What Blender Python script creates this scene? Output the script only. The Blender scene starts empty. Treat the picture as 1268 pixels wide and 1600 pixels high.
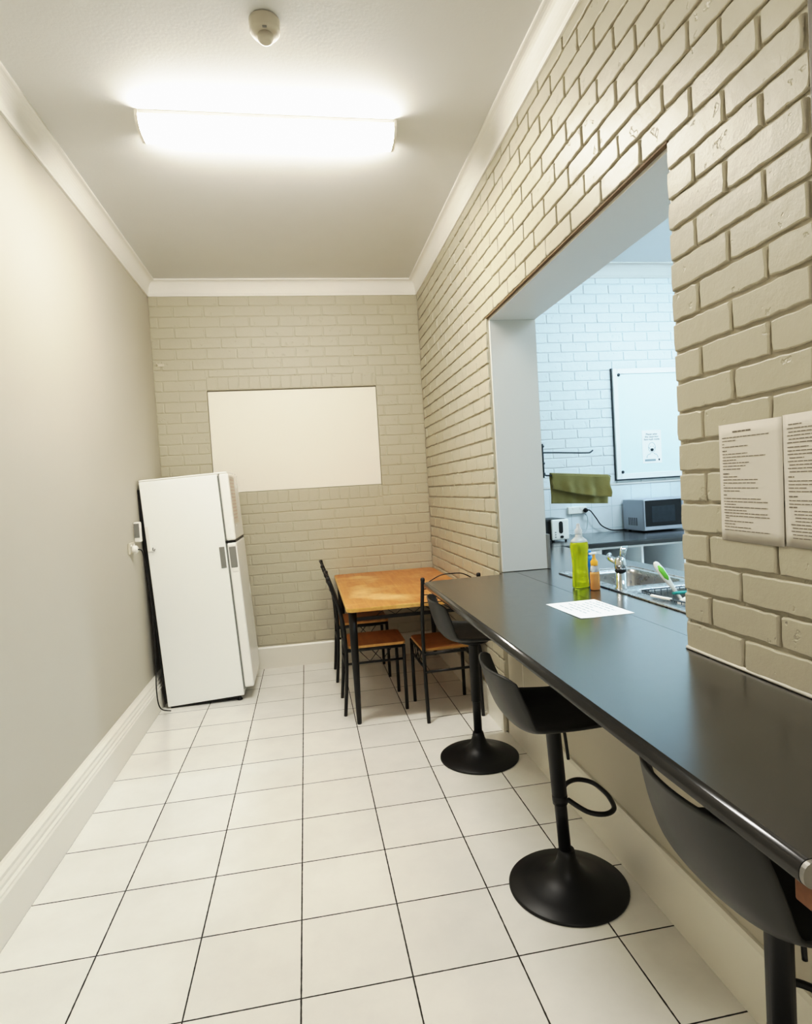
import bpy, bmesh, math, random
from mathutils import Vector, Matrix
random.seed(7)
PI = math.pi
scn = bpy.context.scene
COL = scn.collection

# ------------------------------------------------------------------ materials
def lin(c):
    return tuple((v/12.92 if v <= .04045 else ((v+.055)/1.055)**2.4) for v in (x/255 for x in c)) + (1,)

class NT:
    def __init__(s, m): s.t = m.node_tree
    def n(s, typ, **kw):
        nd = s.t.nodes.new(typ)
        for k, v in kw.items():
            if k.startswith('i_'):
                key = k[2:]
                key = int(key) if key.isdigit() else key.replace('_', ' ')
                nd.inputs[key].default_value = v
            else: setattr(nd, k, v)
        return nd
    def l(s, a, b): s.t.links.new(a, b)
    def math(s, op, a, b=None):
        nd = s.t.nodes.new('ShaderNodeMath'); nd.operation = op
        for i, v in enumerate((a, b)):
            if v is None: continue
            if hasattr(v, 'is_output'): s.l(v, nd.inputs[i])
            else: nd.inputs[i].default_value = v
        return nd.outputs[0]

def mat(name, rgb, rough=.5, metal=0., var=.06, scale=6., bump=0., bscale=60., spec=.5, trans=0., ior=1.45,
        rvar=.05, coat=0., sheen=0., dist=.002):
    """principled surface with procedural colour, roughness and relief variation"""
    m = bpy.data.materials.new(name); m.use_nodes = True
    t = NT(m); p = t.t.nodes['Principled BSDF']
    c = lin(rgb)
    tc = t.n('ShaderNodeTexCoord')
    nz = t.n('ShaderNodeTexNoise', i_Scale=scale, i_Detail=5.)
    t.l(tc.outputs['Object'], nz.inputs['Vector'])
    mx = t.n('ShaderNodeMix', data_type='RGBA')
    mx.inputs['A'].default_value = tuple(v*(1-var) for v in c[:3])+(1,)
    mx.inputs['B'].default_value = tuple(min(1, v*(1+var)) for v in c[:3])+(1,)
    t.l(nz.outputs['Fac'], mx.inputs['Factor']); t.l(mx.outputs['Result'], p.inputs['Base Color'])
    mr = t.n('ShaderNodeMapRange'); mr.inputs['To Min'].default_value = max(0, rough-rvar); mr.inputs['To Max'].default_value = min(1, rough+rvar)
    t.l(nz.outputs['Fac'], mr.inputs['Value']); t.l(mr.outputs['Result'], p.inputs['Roughness'])
    p.inputs['Metallic'].default_value = metal
    p.inputs['Specular IOR Level'].default_value = spec
    p.inputs['Transmission Weight'].default_value = trans
    p.inputs['IOR'].default_value = ior
    p.inputs['Coat Weight'].default_value = coat; p.inputs['Coat Roughness'].default_value = rough; p.inputs['Coat IOR'].default_value = 1.65
    p.inputs['Sheen Weight'].default_value = sheen
    if bump:
        nb = t.n('ShaderNodeTexNoise', i_Scale=bscale, i_Detail=4.)
        t.l(tc.outputs['Object'], nb.inputs['Vector'])
        b = t.n('ShaderNodeBump', i_Strength=bump, i_Distance=dist)
        t.l(nb.outputs['Fac'], b.inputs['Height']); t.l(b.outputs['Normal'], p.inputs['Normal'])
    return m

def emit(name, rgb, strength):
    m = bpy.data.materials.new(name); m.use_nodes = True
    t = NT(m); t.t.nodes.remove(t.t.nodes['Principled BSDF'])
    e = t.n('ShaderNodeEmission'); e.inputs['Strength'].default_value = strength
    tc = t.n('ShaderNodeTexCoord'); nz = t.n('ShaderNodeTexNoise', i_Scale=2.)
    t.l(tc.outputs['Object'], nz.inputs['Vector'])
    mx = t.n('ShaderNodeMix', data_type='RGBA'); c = lin(rgb)
    mx.inputs['A'].default_value = c; mx.inputs['B'].default_value = tuple(v*.97 for v in c[:3])+(1,)
    t.l(nz.outputs['Fac'], mx.inputs['Factor']); t.l(mx.outputs['Result'], e.inputs['Color'])
    t.l(e.outputs[0], t.t.nodes['Material Output'].inputs['Surface'])
    return m

def tile_mat(name, rgb, grout, px, py, x0, y0, hw, rough=.16, axes=(0, 1), var=.03):
    """grid of glazed tiles: grout lines, small per-tile tint, relief at the joints"""
    m = bpy.data.materials.new(name); m.use_nodes = True
    t = NT(m); p = t.t.nodes['Principled BSDF']
    g = t.n('ShaderNodeNewGeometry'); sp = t.n('ShaderNodeSeparateXYZ'); t.l(g.outputs['Position'], sp.inputs[0])
    us = []
    ds = []
    for ax, o, pt in ((axes[0], x0, px), (axes[1], y0, py)):
        u = t.math('DIVIDE', t.math('SUBTRACT', sp.outputs[ax], o), pt)
        us.append(t.math('FLOOR', u))
        fr = t.math('FRACT', u)
        ds.append(t.math('MULTIPLY', t.math('SUBTRACT', .5, t.math('ABSOLUTE', t.math('SUBTRACT', fr, .5))), pt))
    d = t.math('MINIMUM', ds[0], ds[1])
    nz = t.n('ShaderNodeTexNoise', i_Scale=45., i_Detail=3.); t.l(g.outputs['Position'], nz.inputs['Vector'])
    dd = t.math('ADD', d, t.math('MULTIPLY', t.math('SUBTRACT', nz.outputs['Fac'], .5), hw*.9))
    mr = t.n('ShaderNodeMapRange'); mr.inputs['From Min'].default_value = hw*.75; mr.inputs['From Max'].default_value = hw*1.25
    t.l(dd, mr.inputs['Value'])
    cmb = t.n('ShaderNodeCombineXYZ'); t.l(us[0], cmb.inputs[0]); t.l(us[1], cmb.inputs[1])
    wn = t.n('ShaderNodeTexWhiteNoise'); t.l(cmb.outputs[0], wn.inputs['Vector'])
    c = lin(rgb)
    tint = t.n('ShaderNodeMix', data_type='RGBA')
    tint.inputs['A'].default_value = tuple(v*(1-var) for v in c[:3])+(1,); tint.inputs['B'].default_value = tuple(min(1, v*(1+var)) for v in c[:3])+(1,)
    t.l(wn.outputs['Value'], tint.inputs['Factor'])
    n2 = t.n('ShaderNodeTexNoise', i_Scale=3.5, i_Detail=8., i_Roughness=.65); t.l(g.outputs['Position'], n2.inputs['Vector'])
    rm = t.n('ShaderNodeMapRange'); rm.inputs['From Min'].default_value = .35; rm.inputs['From Max'].default_value = .62
    rm.inputs['To Min'].default_value = .93; rm.inputs['To Max'].default_value = 1.0
    t.l(n2.outputs['Fac'], rm.inputs['Value'])
    mul = t.n('ShaderNodeMix', data_type='RGBA', blend_type='MULTIPLY'); mul.inputs['Factor'].default_value = 1
    t.l(tint.outputs['Result'], mul.inputs['A']); t.l(rm.outputs['Result'], mul.inputs['B'])
    mx = t.n('ShaderNodeMix', data_type='RGBA'); mx.inputs['A'].default_value = lin(grout)
    t.l(mr.outputs['Result'], mx.inputs['Factor']); t.l(mul.outputs['Result'], mx.inputs['B'])
    t.l(mx.outputs['Result'], p.inputs['Base Color'])
    rr = t.n('ShaderNodeMapRange'); rr.inputs['To Min'].default_value = .8; rr.inputs['To Max'].default_value = rough
    t.l(mr.outputs['Result'], rr.inputs['Value'])
    ra = t.math('ADD', rr.outputs['Result'], t.math('MULTIPLY', t.math('SUBTRACT', n2.outputs['Fac'], .5), .12))
    t.l(ra, p.inputs['Roughness'])
    b = t.n('ShaderNodeBump', i_Strength=.6, i_Distance=.002); t.l(mr.outputs['Result'], b.inputs['Height'])
    t.l(b.outputs['Normal'], p.inputs['Normal'])
    return m

def wood_mat(name, dark, mid, light, rough=.35):
    m = bpy.data.materials.new(name); m.use_nodes = True
    t = NT(m); p = t.t.nodes['Principled BSDF']
    tc = t.n('ShaderNodeTexCoord')
    mp = t.n('ShaderNodeMapping'); mp.inputs['Scale'].default_value = (14, 1.3, 14)
    t.l(tc.outputs['Object'], mp.inputs['Vector'])
    n1 = t.n('ShaderNodeTexNoise', i_Scale=2.2, i_Detail=8., i_Roughness=.6, i_Distortion=.6); t.l(mp.outputs[0], n1.inputs['Vector'])
    n2 = t.n('ShaderNodeTexNoise', i_Scale=2.6, i_Detail=6., i_Roughness=.6); t.l(tc.outputs['Object'], n2.inputs['Vector'])
    r = t.n('ShaderNodeValToRGB'); e = r.color_ramp.elements
    e[0].position = .3; e[0].color = lin(dark); e[1].position = .72; e[1].color = lin(mid)
    t.l(n1.outputs['Fac'], r.inputs['Fac'])
    r2 = t.n('ShaderNodeValToRGB'); e = r2.color_ramp.elements
    e[0].position = .5; e[0].color = (0, 0, 0, 1); e[1].position = .72; e[1].color = (1, 1, 1, 1)
    t.l(n2.outputs['Fac'], r2.inputs['Fac'])
    mx = t.n('ShaderNodeMix', data_type='RGBA'); mx.inputs['B'].default_value = lin(light)
    t.l(r2.outputs['Color'], mx.inputs['Factor']); t.l(r.outputs['Color'], mx.inputs['A'])
    t.l(mx.outputs['Result'], p.inputs['Base Color'])
    rm = t.n('ShaderNodeMapRange'); rm.inputs['To Min'].default_value = rough-.08; rm.inputs['To Max'].default_value = rough+.12
    t.l(n2.outputs['Fac'], rm.inputs['Value']); t.l(rm.outputs['Result'], p.inputs['Roughness'])
    b = t.n('ShaderNodeBump', i_Strength=.08, i_Distance=.001); t.l(n1.outputs['Fac'], b.inputs['Height']); t.l(b.outputs['Normal'], p.inputs['Normal'])
    return m

def brick_paint(name, rgb, rough=.42, bump=.5):
    """thick gloss paint over brick: fine grain plus sparse chips and pits"""
    m = mat(name, rgb, rough, var=.05, scale=2.5)
    t = NT(m); p = t.t.nodes['Principled BSDF']
    tc = t.n('ShaderNodeTexCoord')
    a = t.n('ShaderNodeTexNoise', i_Scale=38., i_Detail=6., i_Roughness=.6); t.l(tc.outputs['Object'], a.inputs['Vector'])
    v = t.n('ShaderNodeTexNoise', i_Scale=24., i_Detail=3.); t.l(tc.outputs['Object'], v.inputs['Vector'])
    r = t.n('ShaderNodeValToRGB'); e = r.color_ramp.elements
    e[0].position = .29; e[0].color = (0, 0, 0, 1); e[1].position = .34; e[1].color = (1, 1, 1, 1)
    t.l(v.outputs['Fac'], r.inputs['Fac'])
    g2 = t.n('ShaderNodeTexNoise', i_Scale=150., i_Detail=3.); t.l(tc.outputs['Object'], g2.inputs['Vector'])
    g3 = t.n('ShaderNodeTexNoise', i_Scale=9., i_Detail=2.); t.l(tc.outputs['Object'], g3.inputs['Vector'])
    h = t.math('ADD', t.math('ADD', t.math('MULTIPLY', a.outputs['Fac'], .55), t.math('MULTIPLY', g2.outputs['Fac'], .22)), t.math('ADD', r.outputs['Color'], t.math('MULTIPLY', g3.outputs['Fac'], 1.2)))
    b = t.n('ShaderNodeBump', i_Strength=bump, i_Distance=.004); t.l(h, b.inputs['Height']); t.l(b.outputs['Normal'], p.inputs['Normal'])
    return m

M = dict(
    plaster=mat('wall plaster paint', (192, 187, 175), .55, var=.03, scale=3, bump=.12, bscale=90),
    brick=brick_paint('beige painted brick', (183, 177, 159)),
    brick_back=brick_paint('beige painted back brick', (186, 180, 162), .45, .4),
    panelwall=mat('beige sheet wall', (190, 184, 167), .5, var=.04, bump=.08, bscale=50),
    ceil=mat('ceiling paint', (216, 216, 214), .7, var=.02, bump=.25, bscale=70),
    cornice=mat('cornice paint', (238, 236, 230), .5, var=.02),
    skirt=mat('skirting gloss paint', (234, 230, 219), .3, var=.015),
    lining=mat('white lining paint', (212, 212, 208), .35, var=.03, scale=2),
    white_panel=mat('white board', (243, 239, 228), .4, var=.015, scale=2),
    kbrick=brick_paint('white painted kitchen brick', (222, 228, 230), .45, .4),
    kceil=mat('kitchen ceiling paint', (222, 228, 232), .6, var=.02),
    floor=tile_mat('glazed floor tile', (240, 238, 231), (34, 30, 28), .3284, .3234, -.1066, 2.036, .0024, .10),
    ktile=tile_mat('kitchen wall tile', (226, 234, 238), (176, 192, 198), .2, .2, 2.78, .97, .0018, .12, (0, 2)),
    laminate=mat('black laminate', (26, 27, 27), .24, var=.08, scale=40, spec=.6, coat=.9),
    nosing=mat('black laminate nosing', (34, 34, 34), .17, var=.08, scale=20, spec=1.),
    chipboard=mat('raw chipboard', (120, 84, 60), .8, var=.25, scale=90),
    capmetal=mat('worn metal strip', (140, 138, 134), .4, .7),
    wood=wood_mat('worn orange veneer', (182, 114, 56), (208, 144, 80), (234, 192, 136)),
    woodedge=wood_mat('pale timber edge', (190, 140, 72), (214, 170, 100), (226, 188, 122)),
    seatwood=wood_mat('chair seat veneer', (146, 94, 48), (180, 122, 64), (200, 146, 86)),
    blackmetal=mat('black painted tube', (15, 14, 13), .38, var=.15, scale=30, spec=.5),
    stoolmetal=mat('matt black steel', (15, 15, 15), .42, var=.15, scale=12, spec=.45),
    shell=mat('charcoal plastic', (54, 55, 55), .45, var=.06, scale=20, bump=.08, bscale=500, dist=.0004),
    pad=mat('black seat vinyl', (10, 10, 10), .6, var=.15, scale=30, bump=.15, bscale=300),
    fridge=mat('white enamel', (249, 251, 249), .3, var=.015, scale=2),
    fridgedoor=mat('white door enamel', (246, 246, 242), .26, var=.015, scale=2),
    greyplastic=mat('grey plastic', (128, 128, 124), .5, var=.06),
    seam=mat('grey rubber seal', (120, 122, 118), .6, var=.1),
    blackplastic=mat('black plastic', (20, 20, 20), .4, var=.15),
    cord=mat('black flex', (26, 25, 25), .5, var=.1),
    greycord=mat('grey flex', (176, 186, 190), .5, var=.1),
    whiteplastic=mat('white plastic', (240, 238, 232), .35, var=.02),
    creamplastic=mat('aged cream plastic', (205, 198, 182), .45, var=.03),
    detector=mat('detector plastic', (196, 190, 176), .5, var=.03),
    paper=mat('printer paper', (214, 208, 197), .7, var=.02, bump=.1, bscale=12),
    paperw=mat('white paper', (248, 248, 246), .6, var=.01, bump=.1, bscale=12),
    ink=mat('printed ink', (124, 116, 104), .8, var=.1),
    ink_pale=mat('pale printed ink', (150, 165, 172), .8, var=.1),
    ink_dark=mat('dark printed ink', (36, 50, 56), .8, var=.1),
    ink_pink=mat('faded red ink', (206, 186, 178), .8, var=.15, scale=60),
    steel=mat('brushed stainless steel', (182, 183, 183), .28, 1., var=.06, scale=30),
    chrome=mat('chrome', (222, 226, 228), .08, 1., var=.03),
    lime=mat('lime detergent', (228, 236, 40), .05, var=.1, scale=18, trans=.7, rvar=.03, ior=1.36),
    clear=mat('clear plastic', (248, 250, 250), .12, var=.02, trans=.6, ior=1.3),
    amber=mat('amber hand soap', (238, 178, 110), .12, var=.08, trans=.35, ior=1.36),
    amberlid=mat('orange pump', (246, 178, 70), .35, var=.06),
    blueplastic=mat('blue plastic', (32, 120, 196), .3, var=.08),
    greengrip=mat('green rubber grip', (122, 200, 72), .4, var=.06),
    teal=mat('teal plastic', (40, 150, 142), .4, var=.1),
    towel=mat('olive cotton', (126, 121, 74), .9, var=.14, scale=22, bump=.7, bscale=260, sheen=.3),
    silver=mat('silver appliance paint', (176, 182, 192), .36, .25, var=.04),
    darkglass=mat('dark oven glass', (14, 18, 22), .12, var=.2, spec=.6),
    glassgrey=mat('oven window mesh', (40, 48, 54), .25, var=.3, scale=30),
    darkvent=mat('vent slot', (50, 54, 62), .7),
    wbframe=mat('white board frame', (240, 242, 242), .35, var=.02),
    wbface=mat('white board face', (226, 238, 240), .25, var=.015),
    shelfwhite=mat('white melamine', (232, 234, 234), .4, var=.02),
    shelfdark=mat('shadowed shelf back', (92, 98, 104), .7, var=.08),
    lintel=mat('mottled brown lintel', (120, 98, 72), .75, var=.25, scale=14, bump=.3),
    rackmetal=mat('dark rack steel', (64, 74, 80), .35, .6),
    tube=emit('lit fluorescent diffuser', (255, 250, 240), 50.),
    tube_cool=emit('lit cool fluorescent diffuser', (216, 240, 255), 64.),
    lightbody=mat('white light body', (238, 234, 224), .45, var=.02),
    architrave=mat('grey architrave', (112, 108, 100), .5, var=.05),
)

# ------------------------------------------------------------------ mesh helpers
def bx(bm, x0, x1, y0, y1, z0, z1, bev=0., seg=2):
    vs = [bm.verts.new((x, y, z)) for x in (x0, x1) for y in (y0, y1) for z in (z0, z1)]
    idx = ((0, 1, 3, 2), (4, 6, 7, 5), (0, 4, 5, 1), (2, 3, 7, 6), (0, 2, 6, 4), (1, 5, 7, 3))
    fs = [bm.faces.new([vs[i] for i in f]) for f in idx]
    if bev:
        es = list({e for f in fs for e in f.edges})
        bmesh.ops.bevel(bm, geom=es, offset=bev, segments=seg, affect='EDGES', profile=.5)
    return vs

def prism(bm, pts, z0, z1, plane='xy'):
    """extrude a 2D outline; plane says which axes the outline uses"""
    def P(a, b, c):
        return {'xy': (a, b, c), 'xz': (a, c, b), 'yz': (c, a, b)}[plane]
    lo = [bm.verts.new(P(a, b, z0)) for a, b in pts]; hi = [bm.verts.new(P(a, b, z1)) for a, b in pts]
    n = len(pts)
    fs = [bm.faces.new(lo[::-1]), bm.faces.new(hi)]
    for i in range(n):
        fs.append(bm.faces.new((lo[i], lo[(i+1) % n], hi[(i+1) % n], hi[i])))
    return fs

def rrect(x0, x1, y0, y1, r, n=5):
    pts = []
    for cx, cy, a in ((x1-r, y1-r, 0), (x0+r, y1-r, 90), (x0+r, y0+r, 180), (x1-r, y0+r, 270)):
        for k in range(n+1):
            t = math.radians(a+90*k/n); pts.append((cx+r*math.cos(t), cy+r*math.sin(t)))
    return pts

def smoothpath(pts, sub=6):
    P = [Vector(p) for p in pts]; out = []
    for i in range(len(P)-1):
        a = P[max(i-1, 0)]; b = P[i]; c = P[i+1]; d = P[min(i+2, len(P)-1)]
        for k in range(sub):
            t = k/sub
            out.append(.5*((2*b)+(c-a)*t+(2*a-5*b+4*c-d)*t*t+(3*b-a-3*c+d)*t**3))
    out.append(P[-1]); return out

def tube(bm, pts, r, seg=8, closed=False, caps=True):
    P = [Vector(p) for p in pts]; n = len(P); rings = []
    R = r if isinstance(r, (list, tuple)) else [r]*n
    up = None
    for i in range(n):
        if closed: d = P[(i+1) % n]-P[i-1]
        else: d = P[min(i+1, n-1)]-P[max(i-1, 0)]
        d.normalize()
        if up is None:
            up = Vector((0, 0, 1)) if abs(d.z) < .9 else Vector((0, 1, 0))
        s = d.cross(up)
        if s.length < 1e-5: s = d.orthogonal()
        s.normalize(); up = s.cross(d).normalized()
        rings.append([bm.verts.new(P[i]+R[i]*(math.cos(2*PI*k/seg)*s+math.sin(2*PI*k/seg)*up)) for k in range(seg)])
    for i in range(n if closed else n-1):
        a = rings[i]; b = rings[(i+1) % n]
        for k in range(seg):
            f = bm.faces.new((a[k], a[(k+1) % seg], b[(k+1) % seg], b[k])); f.smooth = True
    if not closed and caps:
        bm.faces.new(rings[0][::-1]); bm.faces.new(rings[-1])

def lathe(bm, prof, c=(0, 0, 0), seg=40, sx=1., sy=1.):
    rings = []
    for r, z in prof:
        rings.append([bm.verts.new((c[0]+sx*r*math.cos(2*PI*k/seg), c[1]+sy*r*math.sin(2*PI*k/seg), c[2]+z)) for k in range(seg)])
    for a, b in zip(rings, rings[1:]):
        for k in range(seg):
            f = bm.faces.new((a[k], a[(k+1) % seg], b[(k+1) % seg], b[k])); f.smooth = True
    bm.faces.new(rings[0][::-1]); bm.faces.new(rings[-1])

def loft(bm, rings, cap0=True, cap1=True, smooth=True):
    R = [[bm.verts.new(p) for p in ring] for ring in rings]
    n = len(R[0])
    for a, b in zip(R, R[1:]):
        for k in range(n):
            f = bm.faces.new((a[k], a[(k+1) % n], b[(k+1) % n], b[k])); f.smooth = smooth
    if cap0: bm.faces.new(R[0][::-1])
    if cap1: bm.faces.new(R[-1])
    return R

def grid(bm, fn, nu, nv):
    V = [[bm.verts.new(fn(i/nu, j/nv)) for j in range(nv+1)] for i in range(nu+1)]
    for i in range(nu):
        for j in range(nv):
            f = bm.faces.new((V[i][j], V[i+1][j], V[i+1][j+1], V[i][j+1])); f.smooth = True
    return V

def mk(fn=None, *a, **k):
    bm = bmesh.new()
    if fn: fn(bm, *a, **k)
    return bm

def obj(name, bm, m, parent=None, label=None, fix=True):
    if fix: bmesh.ops.recalc_face_normals(bm, faces=bm.faces[:])
    me = bpy.data.meshes.new(name); bm.to_mesh(me); bm.free()
    me.materials.append(m)
    o = bpy.data.objects.new(name, me); COL.objects.link(o)
    if parent: o.parent = parent
    if label: o['label'] = label
    return o

def tag(o, label, cat, group=None):
    o['label'] = label; o['category'] = cat
    if group: o['group'] = group
    return o

def thing(name, label, cat, loc=(0, 0, 0), rot=(0, 0, 0), group=None):
    o = bpy.data.objects.new(name, None); COL.objects.link(o); o.empty_display_size = .1
    o.location = loc; o.rotation_euler = rot
    return tag(o, label, cat, group)

def attach(o, t, loc):
    m = Matrix.Translation(t.location) @ t.rotation_euler.to_matrix().to_4x4()
    o.parent = t; o.matrix_local = m.inverted() @ Matrix.Translation(loc)

def struct(name, bm, m, parent=None):
    o = obj(name, bm, m, parent)
    if not parent: o['kind'] = 'structure'
    return o

def dup(root, loc, rot, label, group=None):
    r = root.copy(); COL.objects.link(r); r.location = loc; r.rotation_euler = rot; r['label'] = label
    if group: r['group'] = group
    for ch in list(root.children):
        c = ch.copy(); COL.objects.link(c); c.parent = r
        for g in ch.children:
            d = g.copy(); COL.objects.link(d); d.parent = c
    return r

# ------------------------------------------------------------------ the room
XL, XR, YB, ZC = -1.145, 1.07, 5.155, 3.23        # left wall, mortar plane of the right wall, back wall, ceiling
XK = 1.36                                         # kitchen side of the dividing wall
YN = -2.2                                         # wall behind the camera
OY0, OY1, OZ0, OZ1 = 1.573, 3.29, .937, 2.378     # serving hatch
KX, KZ = 4.3, 3.37

struct('floor', mk(bx, XL-.1, KX+.1, YN-.1, YB+.1, -.1, 0), M['floor'])
struct('ceiling', mk(bx, XL-.1, XK-.15, YN-.1, YB+.1, ZC, ZC+.1), M['ceil'])
struct('ceiling_kitchen', mk(bx, XK-.15, KX+.1, YN-.1, YB+.1, KZ, KZ+.1), M['kceil'])
struct('wall_left', mk(bx, XL-.1, XL, YN-.1, YB+.1, 0, ZC), M['plaster'])
struct('wall_front', mk(bx, XL, KX, YN-.1, YN, 0, ZC), M['plaster'])
struct('wall_kitchen_right', mk(bx, KX, KX+.1, YN-.1, YB+.1, 0, KZ), M['kbrick'])

def brick(bm, fr, u0, u1, v0, v1, depth, wob, res, bev=.004):
    """one painted brick: wobbly outline, rounded arris, slight tilt"""
    if u1-u0 < .012 or v1-v0 < .012: return
    pts = []
    def side(a, b):
        n = max(1, int(math.hypot(b[0]-a[0], b[1]-a[1])/res))
        for k in range(n):
            t = k/n; pts.append((a[0]+(b[0]-a[0])*t, a[1]+(b[1]-a[1])*t))
    side((u0, v0), (u1, v0)); side((u1, v0), (u1, v1)); side((u1, v1), (u0, v1)); side((u0, v1), (u0, v0))
    cu, cv = (u0+u1)/2, (v0+v1)/2
    hu, hv = (u1-u0)/2, (v1-v0)/2
    tilt = random.uniform(-1, 1)*wob*.6; dd = random.uniform(-1, 1)*wob*.5
    wb = [(random.uniform(-1, 1)*wob, random.uniform(-1, 1)*wob) for _ in pts]
    rings = []
    for ins, d in ((-.001, -.001), (.0, depth*.55), (bev*.35, depth*.86), (bev, depth)):
        ring = []
        for (u, v), (wu, wv) in zip(pts, wb):
            iu = max(-1, min(1, (u-cu)/hu)); iv = max(-1, min(1, (v-cv)/hv))
            corner = .0018 if abs(iu) > .98 and abs(iv) > .98 else 0
            k = ins+corner
            su = -math.copysign(k, iu) if abs(iu) > .98 else 0
            sv = -math.copysign(k, iv) if abs(iv) > .98 else 0
            w = 1 if d > 0 else 0
            ring.append(fr(u+su+wu*w, v+sv+wv*w, d+(dd+tilt*iu if d > 0 else 0)))
        rings.append(ring)
    loft(bm, rings, cap0=False, smooth=False)

def brickwork(bm, fr, U0, U1, V0, V1, ch, bl, vbase, even, odd, holes=(), joint=.009, depth=.007, wob=.0013, res=.03):
    n0 = math.floor((V0-vbase)/ch)
    n = n0
    j = joint/2
    while vbase+n*ch < V1-1e-6:
        a = max(V0, vbase+n*ch); b = min(V1, vbase+(n+1)*ch)
        off = even if n % 2 == 0 else odd
        k = math.floor((U0-off)/bl)
        while off+k*bl < U1:
            s = max(U0, off+k*bl); e = min(U1, off+(k+1)*bl)
            k += 1
            if e-s < .02: continue
            spans = [(s, e, a, b)]
            for hu0, hu1, hv0, hv1 in holes:
                new = []
                for (p, q, c, d) in spans:
                    if hu1 <= p+.004 or hu0 >= q-.004 or hv1 <= c+.004 or hv0 >= d-.004: new.append((p, q, c, d)); continue
                    if hu0 > p+.01: new.append((p, hu0+j, c, d))
                    if hu1 < q-.01: new.append((hu1-j, q, c, d))
                    if hu0 <= p+.01 and hu1 >= q-.01:
                        if hv0 > c+.012: new.append((p, q, c, hv0+j))
                        if hv1 < d-.012: new.append((p, q, hv1-j, d))
                spans = new
            for (p, q, c, d) in spans:
                brick(bm, fr, p+j, q-j, c+j, d-j, depth, wob, res)
        n += 1

# dividing wall with the serving hatch (bricks face -X)
def wall_right():
    bm = bmesh.new()
    bx(bm, XR+.003, XK, OY1, YB, 0, ZC+.1)
    bx(bm, XR+.003, XK, 1.085, OY0, .94, OZ1)
    bx(bm, XR+.003, XK, 1.085, OY1, OZ1, ZC+.1)
    bx(bm, XR+.003, XK, YN, 1.085, .94, ZC+.1)
    fr = lambda u, v, d: (XR+.003-d, u, v)
    brickwork(bm, fr, 1.085, YB, 0, ZC, .0848, .2398, .937, 1.580, 1.460,
              holes=((0, OY0, -1, .937), (OY0, OY1, -1, OZ1)), joint=.009, depth=.0105, wob=.0021, res=.02)
    return bm
struct('wall_right', wall_right(), M['brick'])
struct('wall_counter', mk(bx, 1.09, XK, YN, OY1-.002, 0, .897), M['panelwall'])

# back wall with a bricked surround and a flush white infill board
PX0, PX1, PZ0, PZ1 = -.738, .662, 1.495, 2.345
def wall_back():
    bm = bmesh.new()
    yb = YB+.004
    bx(bm, XL-.1, PX0, yb, YB+.1, 0, ZC); bx(bm, PX1, XR+.05, yb, YB+.1, 0, ZC)
    bx(bm, PX0, PX1, yb, YB+.1, 0, PZ0); bx(bm, PX0, PX1, yb, YB+.1, PZ1, ZC); bx(bm, PX0, PX1, YB+.03, YB+.1, PZ0, PZ1)
    fr = lambda u, v, d: (u, yb-d, v)
    hole = (PX0-.02, PX1+.02, PZ0-.112, PZ1+.112)
    brickwork(bm, fr, XL, XR, .0, ZC, .086, .24, .02, 0., .12, holes=((PX0, PX1, PZ0-.11, PZ1+.11),), joint=.007, depth=.0045, wob=.0014, res=.04)
    for z0, z1 in ((PZ0-.11, PZ0), (PZ1, PZ1+.11)):
        u = PX0
        while u < PX1-.01:
            brick(bm, fr, u+.0035, min(u+.0855, PX1)-.0035, z0+.0035, z1-.0035, .004, .0012, .03); u += .0855
    return bm
struct('wall_back', wall_back(), M['brick_back'])
o = obj('infill_panel', mk(bx, PX0+.004, PX1-.004, 0, .016, PZ0+.003, PZ1-.010, .002), M['white_panel'])
o.location = (0, YB+.008, 0); tag(o, 'plain white board filling the recess in the brick back wall above the fridge', 'panel')

# kitchen back wall: painted brick above, tiles below a ledge
def wall_kitchen():
    bm = bmesh.new()
    yb = YB+.004
    bx(bm, XK, KX, yb, YB+.1, 0, KZ)
    fr = lambda u, v, d: (u, yb-d, v)
    brickwork(bm, fr, XK, KX, 1.372, KZ, .0866, .2435, 1.372, 2.60, 2.72, joint=.009, depth=.007, wob=.0016, res=.035)
    return bm
struct('wall_kitchen_back', wall_kitchen(), M['kbrick'])
struct('trim_splashback', mk(bx, XK+.002, KX, YB-.008, YB+.004, .936, 1.36), M['ktile'])
struct('trim_ledge', mk(bx, XK+.002, KX, YB-.016, YB+.004, 1.36, 1.376, .004), M['lining'])

# cornices
def cove(s):
    h, d = .122, .074
    p = [(0, -h), (.012, -h), (.014, -h+.014)]
    for k in range(9):
        a = math.radians(90*k/8)
        p.append((.016+(d-.03)*(1-math.cos(a)), -h+.018+(h-.030)*math.sin(a)))
    p += [(d-.006, -.012), (d, -.010), (d, 0), (0, 0)]
    return p
struct('trim_cornice_left', mk(prism, [(XL+a, ZC+b) for a, b in cove(1)], YN, YB, 'xz'), M['cornice'])
struct('trim_cornice_right', mk(prism, [(XR-.005-a, ZC+b) for a, b in cove(1)], YN, YB, 'xz'), M['cornice'])
struct('trim_cornice_back', mk(prism, [(YB-a, ZC+b) for a, b in cove(1)], XL, XR, 'yz'), M['cornice'])
struct('trim_cornice_kitchen', mk(prism, [(YB-a, KZ+b) for a, b in cove(1)], XK, KX, 'yz'), M['lining'])

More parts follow.
